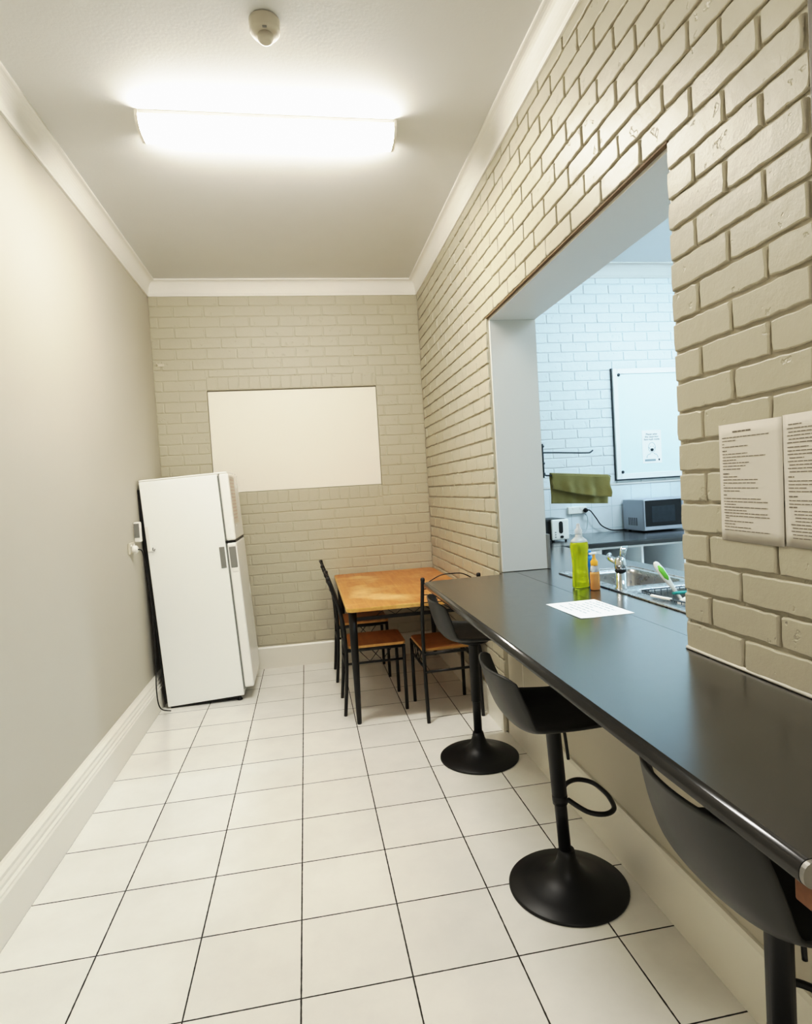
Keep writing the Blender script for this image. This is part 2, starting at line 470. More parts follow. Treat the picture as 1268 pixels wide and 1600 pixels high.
# skirtings
def skirt_left():
    p = [(0, 0), (.055, 0), (.055, .148), (.050, .155), (.050, .163), (.041, .170), (.041, .182), (.034, .192), (.034, .205), (.024, .214), (.014, .218), (0, .218)]
    bm = bmesh.new(); prism(bm, [(XL+a, b) for a, b in p], YN, YB, 'xz'); return bm
struct('baseboard_left', skirt_left(), M['skirt'])
struct('baseboard_back', mk(prism, [(YB-a, b) for a, b in ((0, 0), (.02, 0), (.02, .172), (.012, .184), (0, .184))], XL+.04, XR-.02, 'yz'), M['skirt'])
struct('baseboard_right', mk(prism, [(1.09-a, b) for a, b in ((0, 0), (.018, 0), (.018, .200), (.010, .212), (0, .212))], YN, 3.284, 'xz'), M['skirt'])
struct('baseboard_right.001', mk(prism, [(XR-.008-a, b) for a, b in ((0, 0), (.016, 0), (.016, .172), (.010, .184), (0, .184))], 3.30, YB-.02, 'xz'), M['skirt'])

# timber lining round the hatch, mottled brown lintel edge above
def lining():
    bm = bmesh.new()
    bx(bm, 1.082, 1.352, 3.272, OY1, .937, OZ1-.016, .002)
    bx(bm, 1.082, 1.352, OY0, OY0+.018, .937, OZ1-.016, .002)
    bx(bm, 1.082, 1.352, OY0, OY1, OZ1-.016, OZ1-.0005, .002)
    return bm
struct('trim_hatch_lining', lining(), M['lining'])
struct('trim_tile_edge', mk(bx, 1.3525, 1.374, 3.268, OY1+.02, .937, 1.135, .003), M['greyplastic'])
struct('trim_lintel', mk(bx, 1.066, 1.0815, OY0, OY1, OZ1-.004, OZ1+.002), M['lintel'])
struct('trim_bead', mk(tube, [(1.066, 1.0855, .940), (1.066, 1.573, .940)], .0055, 8), M['skirt'])
struct('trim_joint', mk(bx, 1.0885, 1.0902, 2.60, 2.606, .215, .897), M['architrave'])
struct('trim_joint.001', mk(bx, 1.0885, 1.0902, 3.05, 3.054, .215, .897), M['skirt'])
struct('trim_architrave', mk(bx, 1.056, 1.0695, 1.0, 1.083, .94, ZC-.1, .003), M['architrave'])

# ------------------------------------------------------------------ breakfast bar
def bar_top():
    bm = bmesh.new()
    pts = [(.600, .672), (1.058, .672), (1.058, 1.5745), (1.1495, 1.5745), (1.1495, 3.2705), (1.06, 3.2705), (1.06, 3.215), (.62, 3.19), (.606, 3.184), (.600, 3.170)]
    fs = prism(bm, pts, .8985, .935)
    front = [e for e in bm.edges if all(v.co.x < .625 for v in e.verts) and abs(e.verts[0].co.z-e.verts[1].co.z) < 1e-4]
    bmesh.ops.bevel(bm, geom=front, offset=.0165, segments=6, affect='EDGES', profile=.5)
    for f in bm.faces:
        if len(f.verts) == 4 and f.calc_area() < .08: f.smooth = True
    return bm
t = thing('bar_worktop', 'long black laminate breakfast bar with rounded front edge running through the hatch', 'counter', (0, 0, 0))
o = obj('worktop', bar_top(), M['laminate'], t)
o.data.materials.append(M['nosing'])
for f in o.data.polygons:
    if f.use_smooth: f.material_index = 1
def endcap():
    bm = bmesh.new(); prism(bm, rrect(.6005, 1.056, .899, .9345, .016), .664, .671, 'xz'); return bm
obj('end_strip', endcap(), M['capmetal'], t, 'worn metal end strip')
obj('end_batten', mk(bx, .618, 1.05, .668, .70, .862, .8983, .003), M['chipboard'], t, 'raw timber batten under the near end')

# kitchen worktop with the sink cut out, on a cabinet
t = thing('sink_worktop', 'black kitchen worktop holding the steel sink behind the bar', 'counter', (0, 0, 0))
def sw():
    bm = bmesh.new()
    for a in ((1.1515, 1.352, .6, 4.298), (1.748, 1.895, .6, 4.298), (1.352, 1.748, .6, 1.15), (1.352, 1.748, 3.04, 4.298)):
        bx(bm, *a, .8985, .935)
    return bm
w = obj('worktop', sw(), M['laminate'], t)
obj('edging', mk(bx, 1.895, 1.901, .6, 4.298, .8985, .9345, .001), M['nosing'], t)
t = thing('sink_cabinet', 'white base cabinet under the sink worktop', 'cabinet', (0, 0, 0))
obj('side_panel', mk(bx, 1.3625, 1.87, 4.27, 4.29, .1, .8975), M['shelfwhite'], t)
obj('side_panel', mk(bx, 1.3625, 1.87, .61, .63, .1, .8975), M['shelfwhite'], t)
obj('plinth', mk(bx, 1.3625, 1.82, .61, 4.29, 0, .1), M['shelfwhite'], t)
for k in range(6):
    d = obj('door', mk(bx, 1.852, 1.870, .635+k*.606, .635+k*.606+.6, .11, .88, .002), M['shelfwhite'], t)
    obj('handle', mk(tube, [(1.885, .635+k*.606+.5, .70), (1.885, .635+k*.606+.5, .82)], .005), M['chrome'], d)

t = thing('back_worktop', 'black worktop along the kitchen back wall carrying toaster and microwave', 'counter', (0, 0, 0))
obj('worktop', mk(bx, XK+.003, KX-.003, 4.33, YB-.010, .8985, .935, .004), M['laminate'], t)
obj('edging', mk(prism, [(4.301, .899), (4.33, .899), (4.33, .9349), (4.312, .9349), (4.304, .930), (4.301, .922)], XK+.003, KX-.003, 'yz'), M['nosing'], t)

t = thing('open_shelf_unit', 'white open fronted shelf unit under the kitchen back worktop', 'shelf', (0, 0, 0))
obj('back_panel', mk(bx, 1.95, KX-.01, 5.05, 5.07, .1, .897), M['shelfdark'], t)
obj('top_rail', mk(bx, 1.95, KX-.01, 4.345, 5.05, .878, .897), M['shelfwhite'], t)
obj('shelf', mk(bx, 1.95, KX-.01, 4.36, 5.05, .50, .518), M['shelfwhite'], t)
obj('plinth', mk(bx, 1.95, KX-.01, 4.40, 5.05, 0, .1), M['shelfwhite'], t)
for x in (2.236, 2.59, 2.96, 3.6):
    obj('divider', mk(bx, x, x+.018, 4.36, 5.05, .1, .878), M['shelfwhite'], t)
d = obj('door', mk(bx, 1.95, 2.232, 4.350, 4.366, .11, .874, .002), M['shelfwhite'], t)
def pot(bm):
    lathe(bm, [(.02, 0), (.09, .005), (.11, .03), (.115, .09), (.118, .095), (.113, .097), (.07, .115), (.02, .125)], seg=28)
o = obj('cooking_pot', mk(pot), M['blackplastic']); o.location = (2.46, 4.60, .519); tag(o, 'dark rounded cooking pot sitting in the open shelf under the worktop', 'pot')
k = obj('knob', mk(lathe, [(.012, .125), (.018, .14), (.014, .15)], seg=14), M['blackplastic'], o)

# ------------------------------------------------------------------ ceiling light and smoke detector
def diffuser():
    prof = [(-.088, -.0205), (-.090, -.030), (-.080, -.054), (-.060, -.070), (-.03, -.078), (.03, -.078), (.06, -.070), (.08, -.054), (.09, -.030), (.088, -.0205)]
    bm = bmesh.new(); fs = prism(bm, prof, -.585, .585, 'yz')
    return bm
def batten(label, loc, m):
    t = thing('ceiling_light', label, 'light', loc)
    obj('body', mk(bx, -.585, .585, -.088, .088, -.020, -.0005, .003), M['lightbody'], t)
    obj('diffuser', diffuser(), m, t, 'glowing wraparound diffuser')
    for s in (-1, 1):
        prof = [(-.090, -.001), (-.092, -.031), (-.082, -.056), (-.061, -.072), (-.03, -.080), (.03, -.080), (.061, -.072), (.082, -.056), (.092, -.031), (.09, -.001)]
        a, b = sorted((s*.586, s*.600))
        obj('end_cap', mk(prism, prof, a, b, 'yz'), M['lightbody'], t)
batten('lit white fluorescent batten light fixed across the ceiling', (-.045, 3.01, ZC), M['tube'])
batten('cool white batten light on the kitchen ceiling beyond the hatch', (3.35, 3.2, KZ), M['tube_cool'])

t = thing('smoke_detector', 'round off-white smoke detector on the ceiling in front of the light', 'smoke detector', (-.033, 2.36, ZC))
obj('base', mk(lathe, [(.05, -.001), (.058, -.004), (.058, -.014), (.056, -.018), (.057, -.040), (.050, -.050), (.03, -.052)][::-1], seg=36), M['detector'], t)
obj('sensor_chamber', mk(lathe, [(.020, -.076), (.027, -.074), (.029, -.069), (.029, -.060), (.027, -.056), (.027, -.0515)], seg=28), M['detector'], t)
obj('indicator', mk(bx, -.008, .008, -.0465, -.038, -.0525, -.0495), M['greyplastic'], t)

# ------------------------------------------------------------------ fridge
FR = (0, math.radians(-2.9), 0)
FL = (-.783, 4.39, .004)
t = thing('refrigerator', 'tall white two-door fridge freezer leaning back against the left wall', 'refrigerator', FL, FR)
obj('cabinet', mk(bx, -.262, .262, 0, .56, .022, 1.612, .006), M['fridge'], t)
obj('base_plinth', mk(bx, -.245, .235, .012, .55, .009, .0225), M['blackplastic'], t)
for x, y in ((.225, .03), (.225, .53)):
    obj('foot', mk(lathe, [(.018, -.015), (.02, -.008), (.012, .0), (.012, .0215)], c=(x, y, .0), seg=14), M['blackplastic'], t)
for x, y in ((-.23, .04), (-.23, .52)):
    obj('roller', mk(tube, [(x, y-.012, .015), (x, y+.012, .015)], .0075, 14), M['greyplastic'], t)
obj('rear_grille', mk(bx, -.282, -.263, .02, .54, .06, 1.56), M['blackplastic'], t)
obj('top_cover', mk(bx, -.26, .33, -.001, .561, 1.612, 1.624, .004), M['fridgedoor'], t)
obj('hinge_cover', mk(bx, .16, .27, .004, .05, 1.598, 1.622, .006), M['whiteplastic'], t)
obj('door_seal', mk(bx, .262, .273, .008, .552, .06, 1.60), M['seam'], t)
dz = 1.128
d1 = obj('freezer_door', mk(bx, .273, .338, -.002, .562, dz+.008, 1.614, .012, 3), M['fridgedoor'], t)
d2 = obj('fridge_door', mk(bx, .273, .338, -.002, .562, .075, dz-.008, .012, 3), M['fridgedoor'], t)
obj('door_gap', mk(bx, .264, .333, .004, .556, dz-.008, dz+.008), M['blackplastic'], t)
obj('handle_grip', mk(bx, .283, .329, -.006, .03, dz-.185, dz-.036, .003), M['greyplastic'], d2, 'grey door handle recess')
obj('side_grip', mk(bx, .216, .252, -.0035, .002, dz-.180, dz-.030, .001), M['greyplastic'], t, 'grey plastic strip on the side')
obj('grip_cap', mk(bx, .277, .335, -.006, .032, dz-.037, dz-.020, .004), M['whiteplastic'], d2)
obj('grip_foot', mk(bx, .288, .334, -.006, .032, dz-.218, dz-.186, .006), M['whiteplastic'], d2)
obj('cord_clip', mk(bx, -.258, -.236, -.006, .0, 1.125, 1.30, .002), M['whiteplastic'], t)
obj('hook', mk(tube, [(-.222, -.002, 1.15), (-.222, -.012, 1.135), (-.214, -.016, 1.128), (-.208, -.010, 1.14)], .004), M['greyplastic'], t)
fridge = t
t = thing('notice_sheet', 'pale printed notice stuck to the front of the freezer door', 'notice', FL, FR)
obj('paper', mk(bx, .3385, .3395, .03, .30, 1.25, 1.59), M['paper'], t)
def pl():
    bm = bmesh.new()
    for k in range(12):
        z = 1.57-k*.025; y = .05
        while y < .27:
            w = random.uniform(.02, .05); bx(bm, .3394, .3399, y, min(y+w, .28), z-.010, z); y += w+.012
    return bm
obj('printed_text', pl(), M['ink_pink'], t)

# wall socket, adapter and flex on the left wall
t = thing('wall_socket', 'white wall socket on the left wall beside the fridge', 'socket', (XL, 4.13, 1.165))
obj('plate', mk(bx, 0, .012, -.035, .085, -.037, .037, .004), M['creamplastic'], t)
obj('switch', mk(bx, .012, .017, -.02, .0, .010, .026, .002), M['whiteplastic'], t)
obj('switch', mk(bx, .012, .017, .05, .07, .010, .026, .002), M['whiteplastic'], t)

def plugm(bm):
    ring = lambda r, x: [(x-.0345, r*math.cos(a*PI/8), r*math.sin(a*PI/8)) for a in range(16)]
    loft(bm, [ring(.026, 0), ring(.028, .012), ring(.026, .026), ring(.018, .034)])
t = thing('power_adapter', 'slim grey and white power adapter standing above the plug behind the fridge', 'adapter', (XL, 4.275, 1.195))
obj('case', mk(bx, .0003, .04, -.02, .03, 0, .135, .006), M['whiteplastic'], t)
obj('label_panel', mk(bx, .004, .036, -.0215, -.0195, .03, .125), M['greyplastic'], t)
o = obj('cord', mk(tube, smoothpath([(0, 0, 0), (.015, .05, -.03), (.03, .06, -.2), (.035, .09, -.5), (.030, .09, -.8), (.036, .04, -.97), (.05, .05, -1.08), (.085, .17, -1.145)], 8), .004, 8), M['cord'])
attach(o, fridge, (XL+.047, 4.15, 1.155)); obj('plug', mk(plugm), M['whiteplastic'], o, 'round white plug')
t = thing('wall_hook', 'small white hook high in the left corner of the back wall', 'hook', (-1.085, YB, 2.56))
obj('plate', mk(bx, -.03, .03, -.006, -.0005, -.012, .012, .003), M['creamplastic'], t)
obj('peg', mk(tube, [(-.02, -.004, 0), (-.02, -.03, .004), (-.02, -.034, .016)], .005), M['creamplastic'], t)

# ------------------------------------------------------------------ dining table
TZ = .745
t = thing('dining_table', 'orange wood veneer dining table with black metal legs in the far corner', 'table', (.628, 4.3625, 0))
def tabletop(bm, o=0, z0=TZ-.024, z1=TZ):
    prism(bm, rrect(-.43+o, .43-o, -.7825+o, .7825-o, .045), z0, z1)
obj('tabletop', mk(tabletop, .006, TZ-.022, TZ), M['wood'], t)
def edge():
    bm = bmesh.new()
    O = rrect(-.43, .43, -.7825, .7825, .045); I = rrect(-.424, .424, -.7765, .7765, .04)
    loft(bm, [[(x, y, TZ-.0005) for x, y in I], [(x, y, TZ-.002) for x, y in O], [(x, y, TZ-.022) for x, y in O], [(x, y, TZ-.024) for x, y in I]], False, False, False)
    return bm
obj('edging', edge(), M['woodedge'], t, 'pale timber edging')
LX, LY = .388, .665
for sx in (-1, 1):
    for sy in (-1, 1):
        obj('leg', mk(lathe, [(.013, 0), (.015, .006), (.024, .5), (.026, TZ-.022)], c=(sx*LX, sy*LY, 0), seg=18), M['blackmetal'], t)
def apron_end(s):
    bm = bmesh.new(); y = s*LY
    bx(bm, -LX, LX, y-.009, y+.009, TZ-.098, TZ-.078)
    bx(bm, -LX, LX, y-.007, y+.007, TZ-.036, TZ-.0225)
    return bm
def wires(s):
    bm = bmesh.new(); y = s*LY
    tube(bm, [(-.24+.06*k, y, TZ-.036 if k % 2 else TZ-.079) for k in range(9)], .0024, 5)
    return bm
for s in (-1, 1):
    r = obj('end_rail', apron_end(s), M['blackmetal'], t)
    obj('wire_lattice', wires(s), M['blackmetal'], r)
for s in (-1, 1):
    obj('side_rail', mk(bx, s*LX-.009, s*LX+.009, -LY, LY, TZ-.098, TZ-.078), M['blackmetal'], t)

# ------------------------------------------------------------------ dining chairs (local: facing +X, origin on the floor between the rear feet)
def make_chair(label, loc, rz):
    t = thing('dining_chair', label, 'chair', loc, (0, 0, rz), 'dining chairs at the wooden table')
    W = .175
    obj('seat', mk(lambda bm: prism(bm, rrect(.045, .42, -.178, .178, .03), .432, .450)), M['seatwood'], t)
    obj('seat_edging', mk(lambda bm: loft(bm, [[(x, y, .433) for x, y in rrect(.044, .421, -.179, .179, .03)], [(x, y, .449) for x, y in rrect(.044, .421, -.179, .179, .03)]], False, False, False)), M['woodedge'], t, 'pale timber seat edge')
    for s in (-1, 1):
        obj('rear_leg', mk(tube, smoothpath([(0, s*W, 0), (.020, s*W, .22), (.030, s*W, .44), (.012, s*W, .66), (-.058, s*W, .893)], 4), .0115, 10), M['blackmetal'], t)
        obj('leg', mk(tube, [(.405, s*W, 0), (.405, s*W, .43)], .0115, 10), M['blackmetal'], t)
        obj('side_rung', mk(lambda bm: (tube(bm, [(.022, s*W, .335), (.405, s*W, .335)], .008, 8), tube(bm, [(.03, s*W, .421), (.405, s*W, .421)], .010, 8),
                                       tube(bm, [(.12, s*W, .41), (.18, s*W, .34), (.24, s*W, .41)], .003, 5), tube(bm, [(.20, s*W, .41), (.26, s*W, .34), (.32, s*W, .41)], .003, 5))), M['blackmetal'], t)
        obj('post_cap', mk(lathe, [(.012, .0), (.0135, .004), (.0135, .016), (.008, .022)], c=(-.058, s*W, .886), seg=12), M['blackplastic'], t)
    obj('front_rail', mk(tube, [(.405, -W, .421), (.405, W, .421)], .010, 8), M['blackmetal'], t)
    obj('rear_rail', mk(tube, [(.028, -W, .421), (.028, W, .421)], .010, 8), M['blackmetal'], t)
    obj('rear_rung', mk(tube, [(.022, -W, .31), (.022, W, .31)], .008, 8), M['blackmetal'], t)
    xa = lambda z: -.058+(.893-z)*.263
    def back(bm):
        for z in (.873, .836, .799): tube(bm, [(xa(z), -W, z), (xa(z)-.012, 0, z), (xa(z), W, z)], .003, 6)
        tube(bm, smoothpath([(xa(.87), -W+.03, .873), (xa(.90)-.01, -.07, .914), (xa(.90)-.014, 0, .920), (xa(.90)-.01, .07, .914), (xa(.87), W-.03, .873)], 6), .0035, 6)
        for a in (-.09, .0, .09):
            tube(bm, [(xa(.80), a-.035, .799), (xa(.755), a, .755), (xa(.80), a+.035, .799)], .0025, 5)
        tube(bm, [(xa(.75), -W, .75), (xa(.75)-.012, 0, .75), (xa(.75), W, .75)], .003, 6)
    obj('backrest', mk(back), M['blackmetal'], t)
    return t
ch = make_chair('black metal dining chair tucked under the left side of the table, nearest the camera', (.165, 4.03, 0), 0)
dup(ch, (.150, 4.74, 0), (0, 0, 0), 'black metal dining chair tucked under the left side of the table, nearest the back wall')
dup(ch, (.832, 3.576, 0), (0, 0, PI/2+.03), 'black metal dining chair at the near end of the table, its back toward the bar')

# ------------------------------------------------------------------ bar stools (local: facing +X, origin at the base centre)
def shell_pt(s, q, off=0.):
    """seat scoop: s runs front edge -> back top, q in [-1,1] across"""
    prof = [(.205, -.022), (.190, -.004), (.12, .000), (.02, -.006), (-.08, -.004), (-.145, .012), (-.180, .048), (-.200, .100), (-.215, .160), (-.226, .212)]
    wid = [.150, .175, .195, .205, .211, .213, .213, .211, .206, .196]
    f = s*(len(prof)-1); i = min(int(f), len(prof)-2); u = f-i
    def cr(vals):
        a = vals[max(i-1, 0)]; b = vals[i]; c = vals[i+1]; d = vals[min(i+2, len(vals)-1)]
        return .5*((2*b)+(c-a)*u+(2*a-5*b+4*c-d)*u*u+(3*b-a-3*c+d)*u**3)
    d = cr([p[0] for p in prof]); z = cr([p[1] for p in prof]); w = cr(wid)
    k = max(0, min(1, (s-.35)/.4)); k = k*k*(3-2*k)
    a = abs(q)
    d += k*(.045*a**2.0+.020*a**6)                       # the back wraps forward at the sides
    z += (1-k)*.012*a**3 + k*(.030*a**3*(1-s)) + .03*a**4*min(1, max(0, (s-.15)/.3))*(1-k)
    z -= k*max(0, s-.80)*.12*a**8              # rounded top corners
    y = q*w*(1-.06*a*a*k)
    return Vector((d, y, z))

def make_stool(label, loc, rz, seat_z, pole_tilt, foot=True):
    t = thing('bar_stool', label, 'stool', loc, (0, 0, rz), 'black bar stools along the breakfast bar')
    TM = Matrix.Translation((0, 0, .03)) @ Matrix.Rotation(pole_tilt, 4, 'Y') @ Matrix.Translation((0, 0, -.03))
    obj('base', mk(lathe, [(.205, 0), (.208, .002), (.208, .007), (.203, .011), (.15, .021), (.10, .034), (.065, .052), (.044, .078), (.033, .108), (.027, .135)], seg=64), M['stoolmetal'], t)
    def tr(bm): bmesh.ops.transform(bm, matrix=TM, verts=bm.verts[:]); return bm
    p = obj('pole', tr(mk(lathe, [(.0215, .09), (.0215, seat_z-.04)], seg=24)), M['stoolmetal'], t)
    obj('sleeve', tr(mk(lathe, [(.0225, .30), (.0262, .303), (.0262, seat_z-.05), (.03, seat_z-.045)], seg=24)), M['stoolmetal'], t)
    def ring(bm):
        z = .315
        pts = [(.02, -.030, z+.012), (.06, -.098, z), (.11, -.122, z-.004), (.155, -.095, z-.008), (.172, -.03, z-.010), (.172, .03, z-.010), (.155, .095, z-.008), (.11, .122, z-.004), (.06, .098, z), (.02, .030, z+.012)]
        tube(bm, smoothpath(pts, 5), .0085, 10)
        lathe(bm, [(.0258, z-.004), (.0268, z-.002), (.0268, z+.018), (.0258, z+.020)], seg=24)
    if foot: obj('footrest', tr(mk(ring)), M['stoolmetal'], t)
    obj('gas_lever', tr(mk(tube, smoothpath([(.022, -.012, seat_z-.047), (.033, -.016, seat_z-.06), (.036, -.018, seat_z-.09), (.038, -.020, seat_z-.16)], 4), .0055, 8)), M['stoolmetal'], t)
    obj('mount_plate', tr(mk(lathe, [(.03, seat_z-.05), (.085, seat_z-.030), (.09, seat_z-.016)], seg=28)), M['stoolmetal'], t)
    bm = bmesh.new()
    grid(bm, lambda u, v: shell_pt(u, v*2-1)+Vector((0, 0, seat_z)), 40, 28)
    o = obj('seat_shell', tr(bm), M['shell'], t, fix=True)
    sm = o.modifiers.new('thickness', 'SOLIDIFY'); sm.thickness = .008; sm.offset = 0
    bm = bmesh.new()
    def padpt(u, v):
        s = .02+u*.53; q = (v*2-1)*.93
        p = shell_pt(s, q); e = min(1, 8*min(u, 1-u, v, 1-v))
        return p+Vector((0, 0, seat_z+.0045+.012*math.sqrt(max(0, e))))
    grid(bm, padpt, 24, 20)
    obj('seat_pad', tr(bm), M['pad'], t, 'black padded seat inside the shell')
    return t
make_stool('black bar stool farthest along the bar, in front of the dining table', (.822, 3.045, 0), math.radians(-4), .655, 0, False)
make_stool('middle black bar stool standing whole in front of the bar with looped footrest', (.832, 1.975, 0), math.radians(-4), .625, math.radians(-2.8))
make_stool('nearest black bar stool cut off by the lower right edge, backrest against the bar edge', (.862, 1.02, 0), math.radians(-3), .645, 0)

# ------------------------------------------------------------------ notices
def words(bm, put, x0, x1, y, h, gap=.0016):
    x = x0
    while x < x1-.001:
        w = random.uniform(.007, .02); e = min(x+w, x1); put(bm, x, e, y, h); x = e+gap
def pagetext(rows, put, W, Hh):
    bm = bmesh.new()
    for fy, fx0, fx1, h in rows: words(bm, put, fx0*W, fx1*W, Hh*(1-fy), h)
    return bm
P1 = [(.075, .25, .55, .0038), (.118, .06, .83, .0019), (.145, .06, .30, .0019), (.172, .06, .10, .0019), (.197, .06, .50, .0019), (.232, .06, .14, .0028),
      (.258, .06, .49, .0019), (.284, .06, .76, .0019), (.31, .06, .30, .0019), (.335, .06, .51, .0019), (.361, .06, .47, .0019), (.387, .06, .37, .0019),
      (.428, .06, .17, .0028), (.452, .06, .31, .0019), (.478, .06, .64, .0019), (.505, .06, .61, .0019), (.524, .06, .085, .0019), (.547, .06, .64, .0019), (.573, .06, .35, .0019),
      (.61, .06, .12, .0028), (.638, .06, .68, .0019), (.664, .06, .78, .0019), (.688, .07, .27, .0019), (.712, .06, .78, .0019), (.738, .06, .45, .0019), (.762, .06, .77, .0019),
      (.787, .08, .81, .0019), (.806, .08, .15, .0019), (.832, .06, .55, .0019), (.857, .06, .25, .0019), (.882, .06, .51, .0019), (.91, .06, .80, .0019)]
P2 = [(.08, .08, .26, .0019), (.11, .06, .86, .0019), (.137, .08, .80, .0019), (.163, .06, .84, .0019), (.19, .08, .88, .0019), (.216, .06, .7, .0019), (.25, .06, .34, .0019), (.277, .06, .8, .0019), (.303, .06, .84, .0019),
      (.33, .08, .28, .0019), (.356, .06, .7, .0019), (.382, .08, .38, .0019), (.408, .06, .8, .0019), (.434, .08, .75, .0019), (.474, .06, .14, .0028), (.503, .06, .7, .0019), (.53, .06, .6, .0019), (.556, .06, .3, .0019), (.582, .06, .7, .0019),
      (.622, .06, .18, .0028), (.65, .06, .7, .0019), (.677, .06, .6, .0019), (.703, .06, .17, .0028), (.73, .13, .8, .0019), (.755, .13, .75, .0019), (.78, .14, .8, .0019), (.806, .14, .7, .0019), (.832, .08, .8, .0019), (.857, .1, .75, .0019), (.882, .08, .8, .0019), (.908, .1, .7, .0019), (.934, .1, .8, .0019)]
def wall_page(label, y_right, rows, tilt):
    # local: page width runs toward -Y (left to right seen from the room), height up; faces -X
    t = thing('notice_page', label, 'notice', (1.0614, y_right, 1.267), (tilt, 0, 0), 'printed pages on the brick pier')
    W, Hh = .208, .294
    bm = bmesh.new()
    grid(bm, lambda u, v: (-.0012-.0022*math.sin(u*PI)*(.4+.6*v)-.002*u*u*(1-v), -u*W, v*Hh), 12, 10)
    o = obj('paper', bm, M['paper'], t)
    o.modifiers.new('thickness', 'SOLIDIFY').thickness = .0004
    def put(bm, a, b, y, h):
        def P(x, z):
            u = x/W; v = z/Hh
            return (-.0020-.0022*math.sin(u*PI)*(.4+.6*v)-.002*u*u*(1-v), -x, z)
        vs = [bm.verts.new(P(x, z)) for x, z in ((a, y), (b, y), (b, y+h), (a, y+h))]; bm.faces.new(vs)
    obj('printed_text', pagetext(rows, put, W, Hh), M['ink'], t)
wall_page('printed A4 page taped to the brick pier, left of the two', 1.3995, P1, math.radians(.6))
wall_page('printed A4 page taped to the brick pier, right one cut by the frame', 1.1885, P2, math.radians(.3))

t = thing('counter_notice', 'white printed sheet lying flat on the black bar in front of the bottles', 'notice', (1.063, 2.19, .9353), (0, 0, math.radians(2)))
W, Hh = .218, .30
def cz(x, y):
    return .0006+.010*max(0, (-x/W-.30))**1.5*max(0, -y/Hh+.1)*3
bm = bmesh.new(); grid(bm, lambda u, v: ((u-.5)*W, (v-.5)*Hh, cz((u-.5)*W, (v-.5)*Hh)), 14, 14)
obj('paper', bm, M['paperw'], t)
def flat_text():
    bm = bmesh.new()
    for k, (a, b) in enumerate(((.15, .62), (.1, .82), (.12, .8), (.2, .5), (.12, .86), (.1, .7), (.3, .8), (.15, .55))):
        y = (.40-k*.105)*Hh; x = (a-.5)*W
        while x < (b-.5)*W:
            e = min(x+random.uniform(.012, .03), (b-.5)*W)
            vs = [bm.verts.new((p, q, cz(p, q)+.0005)) for p, q in ((x, y), (e, y), (e, y+.007), (x, y+.007))]; bm.faces.new(vs); x = e+.006
    bmesh.ops.rotate(bm, cent=(0, 0, 0), matrix=Matrix.Rotation(-PI/2, 3, 'Z'), verts=bm.verts[:])
    for v in bm.verts: v.co.x *= W/Hh; v.co.y *= Hh/W*.95
    return bm
obj('printed_text', flat_text(), M['ink_pale'], t)

# ------------------------------------------------------------------ kitchen sink, tap and what stands round it
def cell(bm, ox0, ox1, oy0, oy1, ix0, ix1, iy0, iy1, depth, r=.055, z=.0):
    n = 5
    inner = rrect(ix0, ix1, iy0, iy1, r, n)
    outer = []
    cs = ((ox1, oy1), (ox0, oy1), (ox0, oy0), (ox1, oy0))
    for (cx, cy), k in zip(cs, range(4)):
        for j in range(n+1):
            x, y = inner[k*(n+1)+j]
            outer.append((cx, cy) if 0 < j < n else ((cx, y) if (j == 0) == (k % 2 == 0) else (x, cy)))
    s = lambda pts, d, zz: [((ix0+ix1)/2+(x-(ix0+ix1)/2)*d, (iy0+iy1)/2+(y-(iy0+iy1)/2)*d, zz) for x, y in pts]
    loft(bm, [[(x, y, z) for x, y in outer], s(inner, 1.02, z+.002), s(inner, 1., z), s(inner, .985, z-.02), s(inner, .93, z-depth+.02), s(inner, .85, z-depth), ], False, True)
t = thing('kitchen_sink', 'stainless steel double bowl sink set in the kitchen worktop', 'sink', (0, 0, .9375))
bm = bmesh.new(); cell(bm, 1.33, 1.765, 2.487, 3.065, 1.395, 1.722, 2.535, 3.0, .17)
obj('bowl', bm, M['steel'], t)
bm = bmesh.new(); cell(bm, 1.33, 1.765, 1.93, 2.487, 1.395, 1.722, 1.98, 2.44, .15)
obj('bowl', bm, M['steel'], t)
def drainer():
    bm = bmesh.new(); bx(bm, 1.33, 1.765, 1.13, 1.93, -.002, .0005)
    for k in range(7): bx(bm, 1.40+k*.045, 1.412+k*.045, 1.2, 1.88, .0, .004, .0015)
    return bm
obj('drainer', drainer(), M['steel'], t)
def rim():
    bm = bmesh.new()
    tube(bm, [(1.331, 1.131, .001), (1.764, 1.131, .001), (1.764, 3.064, .001), (1.331, 3.064, .001)], .004, 8, closed=True); return bm
obj('rim', rim(), M['steel'], t)
for y in (2.76, 2.21):
    obj('waste', mk(lathe, [(.03, -.168 if y > 2.5 else -.148), (.028, -.164 if y > 2.5 else -.144), (.008, -.166 if y > 2.5 else -.146)], c=(1.56, y, 0), seg=20), M['chrome'], t)

